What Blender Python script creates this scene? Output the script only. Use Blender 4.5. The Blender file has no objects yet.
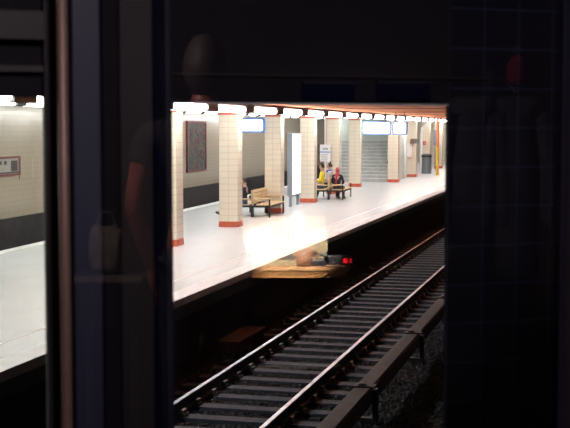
import bpy, bmesh, math, random
from mathutils import Vector, Matrix
random.seed(7)
S = bpy.context.scene
COL = S.collection
V = Vector
# ------------------------------------------------------------------ camera
FPX, CX, CY, HZ = 1200.0, 285.0, 214.0, 128.0
CAMZ, PLAT = 3.69, 1.0
pitch = math.atan((CY - HZ) / FPX)
yaw = math.atan(315.0 * math.cos(pitch) / FPX)          # track direction is world +Y
Fh = V((-math.sin(yaw), math.cos(yaw), 0))
Rh = V((math.cos(yaw), math.sin(yaw), 0))
Fw = Fh * math.cos(pitch) + V((0, 0, -math.sin(pitch)))
Up = Rh.cross(Fw)
CAM = V((0, 0, CAMZ))
def ray(px, py): return (Fw * FPX + Rh * (px - CX) - Up * (py - CY))
def on_z(px, py, z):
    d = ray(px, py); return CAM + d * ((z - CAMZ) / d.z)
def on_plane(px, py, p0, n):
    d = ray(px, py); return CAM + d * ((p0 - CAM).dot(n) / d.dot(n))
def at_depth(px, py, dist):
    d = ray(px, py); return CAM + d * (dist / d.dot(Fw))
# row of pillars direction
e = ray(541, HZ); e.z = 0; e.normalize()
er = V((e.y, -e.x, 0))                                  # right of the row
ROWROT = math.atan2(-e.x, e.y)
# ------------------------------------------------------------------ materials
def nt(name):
    m = bpy.data.materials.new(name); m.use_nodes = True
    return m, m.node_tree.nodes, m.node_tree.links, m.node_tree.nodes['Principled BSDF']
def mat(name, col, rough=.6, metal=0, var=.12, scale=8, bump=0, spec=.5):
    m, N, L, b = nt(name)
    b.inputs['Roughness'].default_value = rough; b.inputs['Metallic'].default_value = metal
    b.inputs['Specular IOR Level'].default_value = spec
    tc = N.new('ShaderNodeTexCoord'); nz = N.new('ShaderNodeTexNoise'); nz.inputs['Scale'].default_value = scale
    nz.inputs['Detail'].default_value = 4
    L.new(tc.outputs['Object'], nz.inputs['Vector'])
    r = N.new('ShaderNodeValToRGB')
    r.color_ramp.elements[0].position = .3; r.color_ramp.elements[1].position = .7
    r.color_ramp.elements[0].color = tuple(c * (1 - var) for c in col) + (1,)
    r.color_ramp.elements[1].color = tuple(min(1, c * (1 + var)) for c in col) + (1,)
    L.new(nz.outputs['Fac'], r.inputs['Fac']); L.new(r.outputs['Color'], b.inputs['Base Color'])
    if bump:
        bp = N.new('ShaderNodeBump'); bp.inputs['Strength'].default_value = bump; bp.inputs['Distance'].default_value = .02
        L.new(nz.outputs['Fac'], bp.inputs['Height']); L.new(bp.outputs['Normal'], b.inputs['Normal'])
    return m
def tile(name, c1, c2, grout, w, h, mortar=.006, rough=.25, offset=0.0, spec=.5):
    m, N, L, b = nt(name)
    b.inputs['Roughness'].default_value = rough; b.inputs['Specular IOR Level'].default_value = spec
    tc = N.new('ShaderNodeTexCoord'); br = N.new('ShaderNodeTexBrick')
    L.new(tc.outputs['UV'], br.inputs['Vector'])
    br.offset = offset; br.squash = 1
    br.inputs['Scale'].default_value = 1; br.inputs['Brick Width'].default_value = w; br.inputs['Row Height'].default_value = h
    br.inputs['Mortar Size'].default_value = mortar; br.inputs['Mortar Smooth'].default_value = .2; br.inputs['Bias'].default_value = 0
    br.inputs['Color1'].default_value = (*c1, 1); br.inputs['Color2'].default_value = (*c2, 1); br.inputs['Mortar'].default_value = (*grout, 1)
    L.new(br.outputs['Color'], b.inputs['Base Color'])
    bp = N.new('ShaderNodeBump'); bp.inputs['Strength'].default_value = .25; bp.inputs['Distance'].default_value = .004; bp.invert = True
    L.new(br.outputs['Fac'], bp.inputs['Height']); L.new(bp.outputs['Normal'], b.inputs['Normal'])
    return m
def emit(name, col, st):
    m, N, L, b = nt(name)
    b.inputs['Base Color'].default_value = (*[min(.8, c) for c in col], 1); b.inputs['Roughness'].default_value = .4
    b.inputs['Emission Color'].default_value = (*col, 1); b.inputs['Emission Strength'].default_value = st
    return m
def glass(name, tint, refl):
    m, N, L, b = nt(name); N.remove(b)
    out = N['Material Output']
    t = N.new('ShaderNodeBsdfTransparent'); t.inputs['Color'].default_value = (*tint, 1)
    g = N.new('ShaderNodeBsdfGlossy'); g.inputs['Roughness'].default_value = 0.0
    lw = N.new('ShaderNodeFresnel'); lw.inputs['IOR'].default_value = 1.5
    ma = N.new('ShaderNodeMath'); ma.operation = 'MULTIPLY'; ma.inputs[1].default_value = refl; ma.use_clamp = True
    L.new(lw.outputs['Fac'], ma.inputs[0])
    mx = N.new('ShaderNodeMixShader'); L.new(ma.outputs[0], mx.inputs['Fac'])
    L.new(t.outputs[0], mx.inputs[1]); L.new(g.outputs[0], mx.inputs[2]); L.new(mx.outputs[0], out.inputs['Surface'])
    return m
def planks(name, c, w=.12):
    m, N, L, b = nt(name)
    b.inputs['Roughness'].default_value = .55
    tc = N.new('ShaderNodeTexCoord'); br = N.new('ShaderNodeTexBrick'); L.new(tc.outputs['UV'], br.inputs['Vector'])
    br.offset = .5; br.inputs['Scale'].default_value = 1; br.inputs['Brick Width'].default_value = w; br.inputs['Row Height'].default_value = 3.5
    br.inputs['Mortar Size'].default_value = .006
    br.inputs['Color1'].default_value = (*c, 1); br.inputs['Color2'].default_value = (c[0] * .7, c[1] * .7, c[2] * .7, 1)
    br.inputs['Mortar'].default_value = (c[0] * .2, c[1] * .2, c[2] * .2, 1)
    L.new(br.outputs['Color'], b.inputs['Base Color'])
    return m
M = dict(
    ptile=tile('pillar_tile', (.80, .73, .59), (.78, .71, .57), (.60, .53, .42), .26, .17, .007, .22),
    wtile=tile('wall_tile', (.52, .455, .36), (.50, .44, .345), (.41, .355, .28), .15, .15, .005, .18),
    red=mat('terracotta_band', (.62, .13, .07), .45, var=.15, scale=12),
    floor=tile('platform_slabs', (.64, .70, .74), (.61, .67, .71), (.55, .60, .63), .9, .9, .008, .25),
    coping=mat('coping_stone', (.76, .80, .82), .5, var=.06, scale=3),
    nose=mat('coping_side_shade', (.26, .34, .40), .8, var=.12, scale=5, spec=.1), lip=mat('coping_lip_shade', (.05, .055, .06), .7, var=.25, scale=5),  # coping's shaded side painted bluish grey, shade on the lip painted near black
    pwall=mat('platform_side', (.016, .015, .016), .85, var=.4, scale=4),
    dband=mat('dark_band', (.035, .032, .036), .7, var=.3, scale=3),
    orange=mat('ceiling_orange', (.95, .36, .20), .9, var=.10, scale=1.5, spec=.03),
    cream=mat('cream_ceiling', (.50, .46, .39), .7, var=.05, scale=2),
    black=mat('black_metal', (.012, .012, .015), .5, var=.2),
    white=mat('white_enamel', (.88, .88, .88), .4, var=.04),
    lamp=emit('lamp_diffuser', (1, .98, .97), 20),
    lamp2=emit('lamp_diffuser_far', (1, .98, .97), 16),
    signlit=emit('sign_lit', (.95, .98, 1), 2.2),
    adlit=emit('advert_lit', (.93, .97, 1), 1.5),
    blue=mat('sign_blue', (.10, .28, .75), .4, var=.08),
    steel=mat('grey_steel', (.30, .34, .38), .4, .3, var=.08),
    rail=mat('rail_web', (.045, .038, .036), .6, .4, var=.3, scale=20),
    railtop=mat('rail_polished', (.42, .46, .54), .30, 1, var=.12, scale=6),
    sleeper=mat('sleeper_wood', (.050, .063, .088), .8, var=.35, scale=9, bump=.4),
    iron=mat('iron_clip', (.12, .115, .12), .55, .5, var=.3, scale=30),
    ballast=mat('ballast_bed', (.022, .021, .023), .97, var=.6, scale=14, bump=1, spec=.05),
    stone=mat('ballast_stone', (.045, .046, .052), .9, var=.55, scale=9),
    third=mat('third_rail_board', (.075, .072, .074), .7, var=.25, scale=7),
    wood=mat('bench_slat', (.70, .53, .31), .5, var=.15, scale=10),
    rust=mat('rust_brown', (.045, .018, .012), .9, var=.4, scale=9),
    stair=mat('stair_stone', (.66, .68, .66), .6, var=.12, scale=4),
    riser=mat('stair_riser', (.50, .52, .52), .7, var=.12, scale=4),
    stwall=mat('stair_green_tile', (.70, .78, .73), .4, var=.06, scale=3),
    bin=mat('bin_grey', (.20, .23, .26), .5, .3, var=.1), binlid=mat('bin_lid', (.05, .055, .06), .5),
    yellow=mat('pole_yellow', (.80, .50, .04), .45, var=.08), opaint=mat('pole_orange', (.85, .25, .08), .45, var=.08),
    brown=mat('dull_brown', (.22, .14, .09), .6, var=.2), green=emit('green_mark', (.1, .75, .35), .8),
    redgloss=mat('red_gloss', (.55, .05, .06), .4), frame_red=mat('frame_red', (.20, .05, .05), .5),
    paper=mat('sign_paper', (.40, .38, .35), .6), ink=mat('ink_dark', (.06, .055, .06), .6),
    # cabin
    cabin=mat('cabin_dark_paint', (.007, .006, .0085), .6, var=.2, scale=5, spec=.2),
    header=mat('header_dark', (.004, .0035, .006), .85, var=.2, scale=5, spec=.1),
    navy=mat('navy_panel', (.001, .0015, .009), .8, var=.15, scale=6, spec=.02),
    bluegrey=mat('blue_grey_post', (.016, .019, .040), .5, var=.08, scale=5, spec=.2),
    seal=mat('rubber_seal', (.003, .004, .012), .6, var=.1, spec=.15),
    copper=mat('copper_pole', (.10, .062, .055), .5, .25, var=.1, scale=10),
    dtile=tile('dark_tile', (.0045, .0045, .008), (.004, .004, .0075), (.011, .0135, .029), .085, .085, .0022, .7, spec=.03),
    plank=planks('cabin_planks', (.020, .012, .011)),
    cfloor=mat('cabin_lino', (.012, .011, .011), .8, spec=.1), cceil=mat('cabin_ceiling', (.03, .026, .024), .8),
    glass=glass('pane_glass', (.965, .975, .98), 2.6), tint=glass('pane_glass_tinted', (.80, .83, .79), 1.2),
    desk=mat('desk_tan', (.60, .33, .17), .5, var=.1, scale=9), deskrib=mat('desk_rib', (.40, .20, .08), .5),
    creampaper=mat('cream_card', (.80, .70, .47), .6, var=.05), mug=mat('mug_brown', (.12, .055, .035), .4, var=.15),
    digit=emit('red_digit', (1, .02, .04), 4.5), clockcase=mat('clock_black', (.012, .013, .018), .35),
    bulb=emit('bulb', (1, .85, .6), 6), dim=emit('fill_globe', (1, .82, .80), 340), canvas=mat('bag_canvas', (.15, .125, .095), .8, var=.25, scale=14),  # dim: strong emission for the added, unseen globe lamp
    skin_redlight=mat('skin_painted_redlight', (.36, .085, .07), .5, var=.06), skin=mat('skin', (.55, .32, .24), .5, var=.06), hair_d=mat('hair_dark', (.03, .022, .018), .6, var=.3, scale=40),  # first skin: reddish light on the mirrored arm painted into its colour
    hair_r=mat('hair_red', (.45, .08, .10), .6, var=.3, scale=40),
    jacket_d=mat('jacket_dark', (.025, .027, .04), .8, var=.2), jean=mat('jeans', (.07, .09, .16), .8, var=.2),
    yel_cloth=mat('cloth_yellow', (.85, .75, .05), .7), grey_cloth=mat('cloth_grey', (.45, .46, .50), .8),
    blue_cloth=mat('cloth_blue', (.05, .08, .40), .8), red_cloth=mat('cloth_red', (.55, .05, .07), .8), shoe=mat('shoe_black', (.015, .015, .018), .5),
    capred=mat('cap_red', (.22, .015, .03), .9), coat=mat('coat_grey', (.06, .06, .075), .9, var=.15), tee=mat('tee_black', (.008, .008, .010), .9),
    grill=mat('poster_base', (.20, .24, .24), .5),
)
def poster_mat():
    m, N, L, b = nt('mural_abstract')
    tc = N.new('ShaderNodeTexCoord'); mp = N.new('ShaderNodeMapping'); mp.inputs['Scale'].default_value = (9, 3.5, 1)
    nz = N.new('ShaderNodeTexNoise'); nz.inputs['Scale'].default_value = 1.3; nz.inputs['Detail'].default_value = 5; nz.inputs['Distortion'].default_value = 1.2
    L.new(tc.outputs['UV'], mp.inputs['Vector']); L.new(mp.outputs[0], nz.inputs['Vector'])
    r = N.new('ShaderNodeValToRGB'); cr = r.color_ramp
    cr.elements[0].position = .28; cr.elements[0].color = (.03, .04, .05, 1); cr.elements[1].position = .75; cr.elements[1].color = (.20, .195, .16, 1)
    for p, c in ((.38, (.07, .11, .09, 1)), (.46, (.11, .15, .155, 1)), (.52, (.18, .19, .16, 1)), (.58, (.18, .03, .03, 1)), (.64, (.07, .09, .09, 1))):
        el = cr.elements.new(p); el.color = c
    L.new(nz.outputs['Fac'], r.inputs['Fac']); L.new(r.outputs['Color'], b.inputs['Base Color']); b.inputs['Roughness'].default_value = .7; b.inputs['Specular IOR Level'].default_value = .1
    return m
M['mural'] = poster_mat()
# ------------------------------------------------------------------ mesh builder
class MB:
    def __init__(s): s.v, s.f, s.uv = [], [], []
    def quad(s, pts, uv=None):
        i = len(s.v); s.v += [V(p) for p in pts]; s.f.append(tuple(range(i, i + len(pts))))
        if uv is None:
            a, b_ = V(pts[1]) - V(pts[0]), V(pts[-1]) - V(pts[0])
            uv = []
            n = a.cross(b_); n.normalize() if n.length else None
            for p in pts:
                p = V(p)
                if abs(n.z) > .7: uv.append((p.x, p.y))
                elif abs(n.x) > abs(n.y): uv.append((p.y, p.z))
                else: uv.append((p.x, p.z))
        s.uv += [tuple(t) for t in uv]
        return s
    def box(s, x0, y0, z0, x1, y1, z1, mx=None):
        P = [V((x, y, z)) for z in (z0, z1) for y in (y0, y1) for x in (x0, x1)]
        fs = ((0, 2, 3, 1), (4, 5, 7, 6), (0, 1, 5, 4), (2, 6, 7, 3), (0, 4, 6, 2), (1, 3, 7, 5))
        for k, f in enumerate(fs):
            q = [P[i] for i in f]
            if k < 2: uv = [(p.x, p.y) for p in q]
            elif k < 4: uv = [(p.x - x0, p.z - z0) for p in q]
            else: uv = [(p.y - y0, p.z - z0) for p in q]
            s.quad([mx @ p for p in q] if mx else q, uv)
        return s
    def tube(s, pts, r, n=10, cap=True):
        pts = [V(p) for p in pts]; rings = []
        rr = r if isinstance(r, (list, tuple)) else [r] * len(pts)
        for i, p in enumerate(pts):
            t = (pts[min(i + 1, len(pts) - 1)] - pts[max(i - 1, 0)]).normalized()
            a = t.cross(V((0, 0, 1)) if abs(t.z) < .9 else V((1, 0, 0))).normalized(); b = t.cross(a)
            base = len(s.v)
            for k in range(n):
                w = 2 * math.pi * k / n
                s.v.append(p + (a * math.cos(w) + b * math.sin(w)) * rr[i])
            rings.append(base)
        for i in range(len(rings) - 1):
            for k in range(n):
                s.f.append((rings[i] + k, rings[i] + (k + 1) % n, rings[i + 1] + (k + 1) % n, rings[i + 1] + k)); s.uv += [(0, 0), (0, 1), (1, 1), (1, 0)]
        if cap:
            s.f.append(tuple(rings[0] + k for k in range(n))[::-1]); s.uv += [(0, 0)] * n
            s.f.append(tuple(rings[-1] + k for k in range(n))); s.uv += [(0, 0)] * n
        return s
    def lathe(s, prof, n=20, c=(0, 0, 0)):
        rings = []
        for r, z in prof:
            rings.append(len(s.v)); r = max(r, .0005)
            for k in range(n):
                w = 2 * math.pi * k / n; s.v.append(V((c[0] + r * math.cos(w), c[1] + r * math.sin(w), c[2] + z)))
        for a, b in zip(rings, rings[1:]):
            for k in range(n):
                s.f.append((a + k, a + (k + 1) % n, b + (k + 1) % n, b + k)); s.uv += [(0, 0), (0, 1), (1, 1), (1, 0)]
        s.f.append(tuple(rings[0] + k for k in range(n))[::-1]); s.uv += [(0, 0)] * n
        s.f.append(tuple(rings[-1] + k for k in range(n))); s.uv += [(0, 0)] * n
        return s
    def extrude(s, prof, y0, y1, smooth=False):           # prof in x,z (ccw), along y
        n = len(prof)
        for i in range(n):
            a, b = prof[i], prof[(i + 1) % n]
            s.quad([(a[0], y0, a[1]), (b[0], y0, b[1]), (b[0], y1, b[1]), (a[0], y1, a[1])])
        s.quad([(p[0], y0, p[1]) for p in prof][::-1]); s.quad([(p[0], y1, p[1]) for p in prof])
        return s
    def mesh(s, name, weld=True):
        me = bpy.data.meshes.new(name); me.from_pydata([tuple(p) for p in s.v], [], s.f)
        ul = me.uv_layers.new(name='UVMap')
        for i, t in enumerate(s.uv): ul.data[i].uv = t
        if weld:
            bm = bmesh.new(); bm.from_mesh(me); bmesh.ops.remove_doubles(bm, verts=bm.verts, dist=1e-5)
            bmesh.ops.recalc_face_normals(bm, faces=bm.faces); bm.to_mesh(me); bm.free()
        return me
def link(o): COL.objects.link(o); return o
def obj(name, mb, m, parent=None, bevel=0, smooth=False, seg=2):
    me = mb if isinstance(mb, bpy.types.Mesh) else mb.mesh(name)
    for mm in (m if isinstance(m, (list, tuple)) else [m]): me.materials.append(mm)
    o = link(bpy.data.objects.new(name, me))
    if parent: o.parent = parent
    if bevel:
        b = o.modifiers.new('bevel', 'BEVEL'); b.width = bevel; b.segments = seg; b.limit_method = 'ANGLE'
    if smooth:
        for p in me.polygons: p.use_smooth = True
    return o
def tag(o, label, cat, group=None, kind=None):
    o['label'] = label; o['category'] = cat
    if group: o['group'] = group
    if kind: o['kind'] = kind
    return o
def struct(name, mb, m, bevel=0):
    o = obj(name, mb, m, None, bevel); o['kind'] = 'structure'; return o
def thing(name, label, cat, loc, rz=0, group=None):
    o = link(bpy.data.objects.new(name, None)); o.location = loc; o.rotation_euler = (0, 0, rz); o.empty_display_size = .1
    return tag(o, label, cat, group)
def dup(r0, loc=None, rz=None, label=None, group=None):
    r = link(r0.copy())
    if loc is not None: r.location = loc
    if rz is not None: r.rotation_euler[2] = rz
    if label: r['label'] = label
    if group: r['group'] = group
    for ch in list(r0.children):
        c = link(ch.copy()); c.parent = r; c.matrix_parent_inverse = ch.matrix_parent_inverse
        for g in list(ch.children):
            d = link(g.copy()); d.parent = c
    return r
# ------------------------------------------------------------------ key lines
f_edge = .413; XE = -0.967 * (CAMZ - PLAT) / f_edge                 # near platform edge
XL = -0.967 * CAMZ / .652; XR = XL + 1.50                           # rail centres
fe0 = on_z(0, 247, PLAT); fe1 = on_z(182.4, 210.0, PLAT)
fdir = e                                                            # far edge runs with the row
far0 = fe1                                                          # a point on the far edge
def rowpt(base, along, right=0, z=None):
    p = base + e * along + er * right
    if z is not None: p.z = z
    return p
YEND = 125.0
# ------------------------------------------------------------------ setting: platform, walls, ceiling, bed
def fx(y, off=0):                                                   # far-edge x at world y
    t = (y - far0.y) / e.y; return far0.x + e.x * t + er.x * off / 1
mb = MB()
mb.quad([(fx(4) - .0, 4, PLAT), (XE - .42, 4, PLAT), (XE - .42, YEND, PLAT), (fx(YEND), YEND, PLAT)])
struct('platform_floor', mb, M['floor'])
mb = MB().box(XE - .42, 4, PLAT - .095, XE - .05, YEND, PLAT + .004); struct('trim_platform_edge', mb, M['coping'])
mb = MB().extrude([(XE - .05, PLAT - .095), (XE, PLAT - .095), (XE, PLAT - .08), (XE - .05, PLAT + .004)], 4, YEND); struct('trim_platform_side_shade', mb, M['nose'])  # separate strip whose colour carries the shade of the coping's track side
mb = MB().box(XE - .30, 4, PLAT - .32, XE - .08, YEND, PLAT - .097); struct('trim_platform_lip', mb, M['lip'])  # shade under the coping is put into this dark colour
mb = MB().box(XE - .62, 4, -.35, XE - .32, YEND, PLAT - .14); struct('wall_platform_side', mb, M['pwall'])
mb = MB().box(XE - .93, 4, PLAT + .001, XE - .89, YEND, PLAT + .004); struct('trim_safety_line', mb, M['white'])
# far edge white line (own strip along the row direction)
mb = MB().box(-.05, -45, -.12, .26, 95, .006); o = struct('trim_platform_far_edge', mb, M['coping']); o.location = (far0.x, far0.y, PLAT); o.rotation_euler[2] = ROWROT
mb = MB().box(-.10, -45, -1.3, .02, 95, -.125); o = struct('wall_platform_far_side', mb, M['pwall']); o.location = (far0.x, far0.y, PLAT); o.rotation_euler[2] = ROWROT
WALLOFF = 3.0
wp = far0 - er * WALLOFF
def onwall(px, py): return on_plane(px, py, wp, er)
bandtop = on_plane(225, 181.5, wp, er).z
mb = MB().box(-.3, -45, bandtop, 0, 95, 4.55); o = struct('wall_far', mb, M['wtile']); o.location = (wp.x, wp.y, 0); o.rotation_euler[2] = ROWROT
mb = MB().box(-.3, -45, -.35, .03, 95, bandtop); o = struct('baseboard_far', mb, M['dband']); o.location = (wp.x, wp.y, 0); o.rotation_euler[2] = ROWROT
# lamp line
LZ = 4.18
la, lb = on_z(228, 107.8, LZ), on_z(440, 120.2, LZ)
ld = (lb - la); ld.z = 0; ld.normalize(); lr = V((ld.y, -ld.x, 0)); LROT = math.atan2(-ld.x, ld.y)
# ceilings: cream over the platform, orange over the near track
CZ = 4.32
mb = MB().box(-16, -26, CZ, -.12, 100, CZ + .1); o = struct('ceiling', mb, M['cream']); o.location = (la.x, la.y, 0); o.rotation_euler[2] = LROT
mb = MB().box(-.12, -14, CZ, 9, 100, CZ + .1); o = struct('ceiling_track', mb, M['orange']); o.location = (la.x, la.y, 0); o.rotation_euler[2] = LROT
mb = MB().box(-.06, -26, LZ + .10, .06, 100, CZ); o = struct('trim_cable_tray', mb, M['black']); o.location = (la.x, la.y, 0); o.rotation_euler[2] = LROT
# cross joints of the track ceiling
mb = MB()
for k in range(20): mb.box(.1, 2 + k * 8.4, CZ - .02, 6, 2.12 + k * 8.4, CZ)
o = struct('trim_ceiling_ribs', mb, M['brown']); o.location = (la.x, la.y, 0); o.rotation_euler[2] = LROT
# track bed (real ground), right tunnel wall, ends
mb = MB(); nx, ny = 40, 150
gx0, gx1, gy0, gy1 = XE - .4, 2.2, 5.0, 80.0
def gz(x, y): return -.215 + .012 * math.sin(x * 3.1 + y * .7) * math.sin(y * 1.9 + x) + (-.05 if x > XR + .5 else 0) + (.16 * max(0, min(1, (x - XR - 2.2) / 1.0)))
for i in range(nx):
    for j in range(ny):
        xs = [gx0 + (gx1 - gx0) * t / nx for t in (i, i + 1)]; ys = [gy0 + (gy1 - gy0) * t / ny for t in (j, j + 1)]
        mb.quad([(xs[0], ys[0], gz(xs[0], ys[0])), (xs[1], ys[0], gz(xs[1], ys[0])), (xs[1], ys[1], gz(xs[1], ys[1])), (xs[0], ys[1], gz(xs[0], ys[1]))])
struct('floor', mb, M['ballast'])
mb = MB().box(XE - .4, 80, -.4, 2.2, YEND, -.13); struct('floor_tunnel', mb, M['ballast'])
mb = MB().box(2.2, 7, -.4, 2.5, YEND, 4.5); struct('wall_tunnel', mb, M['dband'])
mb = MB().box(-40, YEND, -.4, 2.5, YEND + .3, 4.6); struct('wall_end', mb, M['wtile'])
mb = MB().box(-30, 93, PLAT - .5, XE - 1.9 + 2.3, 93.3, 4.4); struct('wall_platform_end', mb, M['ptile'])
mb = MB().box(-3.2, -45, -.5, 0, 95, -.35); o = struct('floor_far_track', mb, M['ballast']); o.location = (far0.x, far0.y, 0); o.rotation_euler[2] = ROWROT
# ------------------------------------------------------------------ loose ballast: stuff
TX_ = XR + .97
def stone_field(n, y0, y1, x0, x1):
    mb = MB()
    ico = [V(p).normalized() for p in ((0, 0, 1), (.9, 0, .1), (.1, .9, -.1), (-.9, .1, .1), (0, -.9, 0), (0, .1, -1))]
    tri = ((0, 1, 2), (0, 2, 3), (0, 3, 4), (0, 4, 1), (5, 2, 1), (5, 3, 2), (5, 4, 3), (5, 1, 4))
    for _ in range(n):
        x = random.uniform(x0, x1); y = y0 + (y1 - y0) * random.random() ** 1.7
        if XL - .5 < x < XR + .5 and abs((y - 9.3 + .32) % .64 - .32) < .165: continue
        if -.10 < x - TX_ < .22 and False: continue
        r = random.uniform(.018, .042); z = gz(x, y) + r * .4
        a = random.uniform(0, 6.28); c, s_ = math.cos(a), math.sin(a)
        sc = (random.uniform(.8, 1.3), random.uniform(.7, 1.1), random.uniform(.6, .9))
        base = len(mb.v)
        for p in ico:
            q = V((p.x * sc[0], p.y * sc[1], p.z * sc[2])) * r * random.uniform(.85, 1.15)
            mb.v.append(V((x + q.x * c - q.y * s_, y + q.x * s_ + q.y * c, z + q.z)))
        for t in tri: mb.f.append(tuple(base + k for k in t)); mb.uv += [(0, 0)] * 3
    return mb
o = obj('ballast', stone_field(46000, 11.5, 46, XL - .75, 1.6).mesh('ballast', weld=False), M['stone'])
tag(o, 'loose dark grey ballast stones between the sleepers and beside the track', 'gravel', kind='stuff')
# ------------------------------------------------------------------ track
SZ = -.172                                                         # rail foot / sleeper top
def rail_prof(c):
    h = [(.065, 0), (.065, .012), (.012, .03), (.009, .115), (.034, .128), (.036, .160), (.028, .172)]
    p = [(c + x, SZ + z) for x, z in h] + [(c - x, SZ + z) for x, z in reversed(h)]
    return p
for c, lab in ((XL, 'long steel rail of the track on the platform side, with polished head'), (XR, 'long steel rail of the track beside the third rail, with bright polished head')):
    r = thing('rail', lab, 'rail', (c, 8, 0))
    pf = [(x - c, z) for x, z in rail_prof(c)]
    obj('web', MB().extrude(pf, 0, 90), M['rail'], r)
    obj('running_surface', MB().box(-.030, 0, .0, .030, 90, .004), M['railtop'], r)
sl0 = None
fast = MB()
fast.extrude([(-.15, 0), (.15, 0), (.15, .03), (.125, .035), (.125, .085), (.08, .085), (.07, .03), (-.07, .03), (-.08, .085), (-.125, .085), (-.125, .035), (-.15, .03)], -.07, .07)
fm = fast.mesh('rail_fastener'); fm.materials.append(M['iron'])
sm = MB().box(-1.28, -.12, -.15, 1.28, .12, 0).mesh('railway_sleeper')
sm.materials.append(M['sleeper'])
for k in range(72):
    y = 9.3 + k * .64
    o = link(bpy.data.objects.new('railway_sleeper', sm))
    o.location = ((XL + XR) / 2 + random.uniform(-.03, .03), y + random.uniform(-.02, .02), SZ + .0); o.rotation_euler[2] = random.uniform(-.006, .006)
    if k == 0:
        b = o.modifiers.new('bevel', 'BEVEL'); b.width = .015; b.segments = 2
    tag(o, 'grey sleeper lying crosswise in the ballast under both rails', 'sleeper', 'sleepers of the track')
    for c in (XL, XR):
        q = link(bpy.data.objects.new('rail_fastener', fm)); q.parent = o; q.location = (c - (XL + XR) / 2, 0, 0)
# third rail
TX = XR + .97
t = thing('third_rail', 'board-covered third rail running beside the track', 'third rail', (TX, 8, 0))
obj('cover_board', MB().extrude([(-.11, .20), (.15, .20), (.15, .235), (.12, .262), (-.08, .262), (-.11, .235)], 0, 60), M['third'], t)
obj('side_board', MB().box(.118, 0, .05, .15, 60, .20), M['third'], t)
obj('conductor', MB().box(-.05, 0, .06, .05, 60, .15), M['rail'], t)
for k in range(13):
    y = 3.2 + k * 4.3
    b = MB().box(.155, y - .07, -.22, .215, y + .07, .24).box(-.03, y - .05, -.22, .215, y + .05, -.15).box(-.11, y - .09, .262, .19, y + .09, .282)
    f = obj('bracket', b, M['black'], t, .006); obj('insulator', MB().lathe([(.05, .282), (.06, .30), (.03, .315)], 12, (.0, y, 0)), M['iron'], f)
# trackside box in the dark by the platform
p = on_z(242, 346, -.10)
t = thing('trackside_box', 'dim rust-brown box on the ballast between platform wall and rail', 'box', (XL - .50, p.y, -.12))
obj('body', MB().box(-.18, -.8, 0, .18, .8, .20), M['rust'], t, .01)
obj('lid', MB().box(-.2, -.82, .20, .2, .82, .24), M['rust'], t, .008)
# small plates on platform side wall
# ------------------------------------------------------------------ pillars
PW = .52
corners = [(181.8, 246.5), (242, 227.2), (284.3, 213), (317.4, 202.7), (341.8, 194), (362.5, 187), (400.3, 182.4), (418, 177), (431.4, 172.5), (443.7, 168.3)]
plab = ['white tiled pillar nearest the dark left window frame, partly hidden by it',
        'tiled pillar with red foot standing in front of the nearer bench',
        'tiled pillar behind the nearer bench, left of the lit advert case',
        'tiled pillar just right of the lit advert case',
        'tiled pillar behind the farther bench and its sitters',
        'tiled pillar left of the staircase opening',
        'tiled pillar right of the staircase opening, under the hanging signs',
        'distant tiled pillar between staircase pillar and the bin',
        'distant tiled pillar behind the grey bin',
        'farthest tiled pillar, right of the yellow pole']
def pillar_parts(t, h):
    hw = PW / 2
    obj('shaft', MB().box(-hw, -hw, .15, hw, hw, h), M['ptile'], t)
    obj('base_band', MB().box(-hw - .012, -hw - .012, 0, hw + .012, hw + .012, .15), M['red'], t, .008)
    obj('top_band', MB().box(-hw - .01, -hw - .01, h - .27, hw + .01, hw + .01, h - .21), M['red'], t)
pill = []
p0_ = None
for i, (x, y) in enumerate(corners):
    c = on_z(x - .042 * (y - HZ), y, PLAT)
    c = c - er * (PW / 2) + e * (PW / 2)
    if p0_ is None:
        p0_ = thing('pillar', plab[i], 'pillar', c, ROWROT, 'tiled pillars along the platform'); pillar_parts(p0_, CZ - PLAT); pill.append(p0_)
    else: pill.append(dup(p0_, c, ROWROT, plab[i]))
c = rowpt(pill[0].location, -5.3); q = dup(p0_, c, ROWROT, 'tiled pillar hidden behind the blue-grey door post')
# ------------------------------------------------------------------ ceiling lamps
def lamp(name, L, w, h, m, label, group, gap):
    t = thing(name, label, 'ceiling lamp', (0, 0, 0), 0, group)
    prof = [(-w * .34, h * .55), (-w * .5, h * .1), (-w * .36, -h * .32), (-w * .18, -h * .5), (w * .18, -h * .5), (w * .36, -h * .32), (w * .5, h * .1), (w * .34, h * .55)]
    obj('diffuser', MB().extrude(prof, -L / 2, L / 2), m, t, .03)
    b = MB().box(-w * .52, L / 2 + .03, -h * .52, w * .52, L / 2 + gap, h * .9)
    obj('ballast_box', b, M['black'], t, .01)
    obj('mounting_plate', MB().box(-w * .4, -L / 2, h * .55, w * .4, L / 2, h * .55 + .03), M['white'], t)
    return t
L1 = lamp('ceiling_lamp', 2.38, .28, .15, M['lamp'], 'long glowing white ceiling lamp in the near row above the pillars', 'ceiling lamps of the near row', .80)
k0 = -7
for k in range(k0, 24):
    loc = la + ld * (k * 3.25); loc.z = LZ - .035
    if k == k0: L1.location = loc; L1.rotation_euler[2] = LROT
    else: dup(L1, loc, LROT)
B2 = on_z(192, 112.3, 4.20)
L2 = lamp('ceiling_lamp', 1.45, .24, .13, M['lamp2'], 'short glowing ceiling lamp in the far row beyond the pillars', 'ceiling lamps of the far row', .50)
for k in range(-8, 16):
    loc = B2 + e * (k * 2.05); loc.z = 4.235
    if k == -8: L2.location = loc; L2.rotation_euler[2] = ROWROT
    else: dup(L2, loc, ROWROT)
A3 = on_z(40, 99.5, 4.20)
L3 = lamp('ceiling_lamp', .75, .24, .13, M['lamp2'], 'small bright ceiling lamp showing at the top of the left window', 'small lamps seen through the left window', .3)
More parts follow.
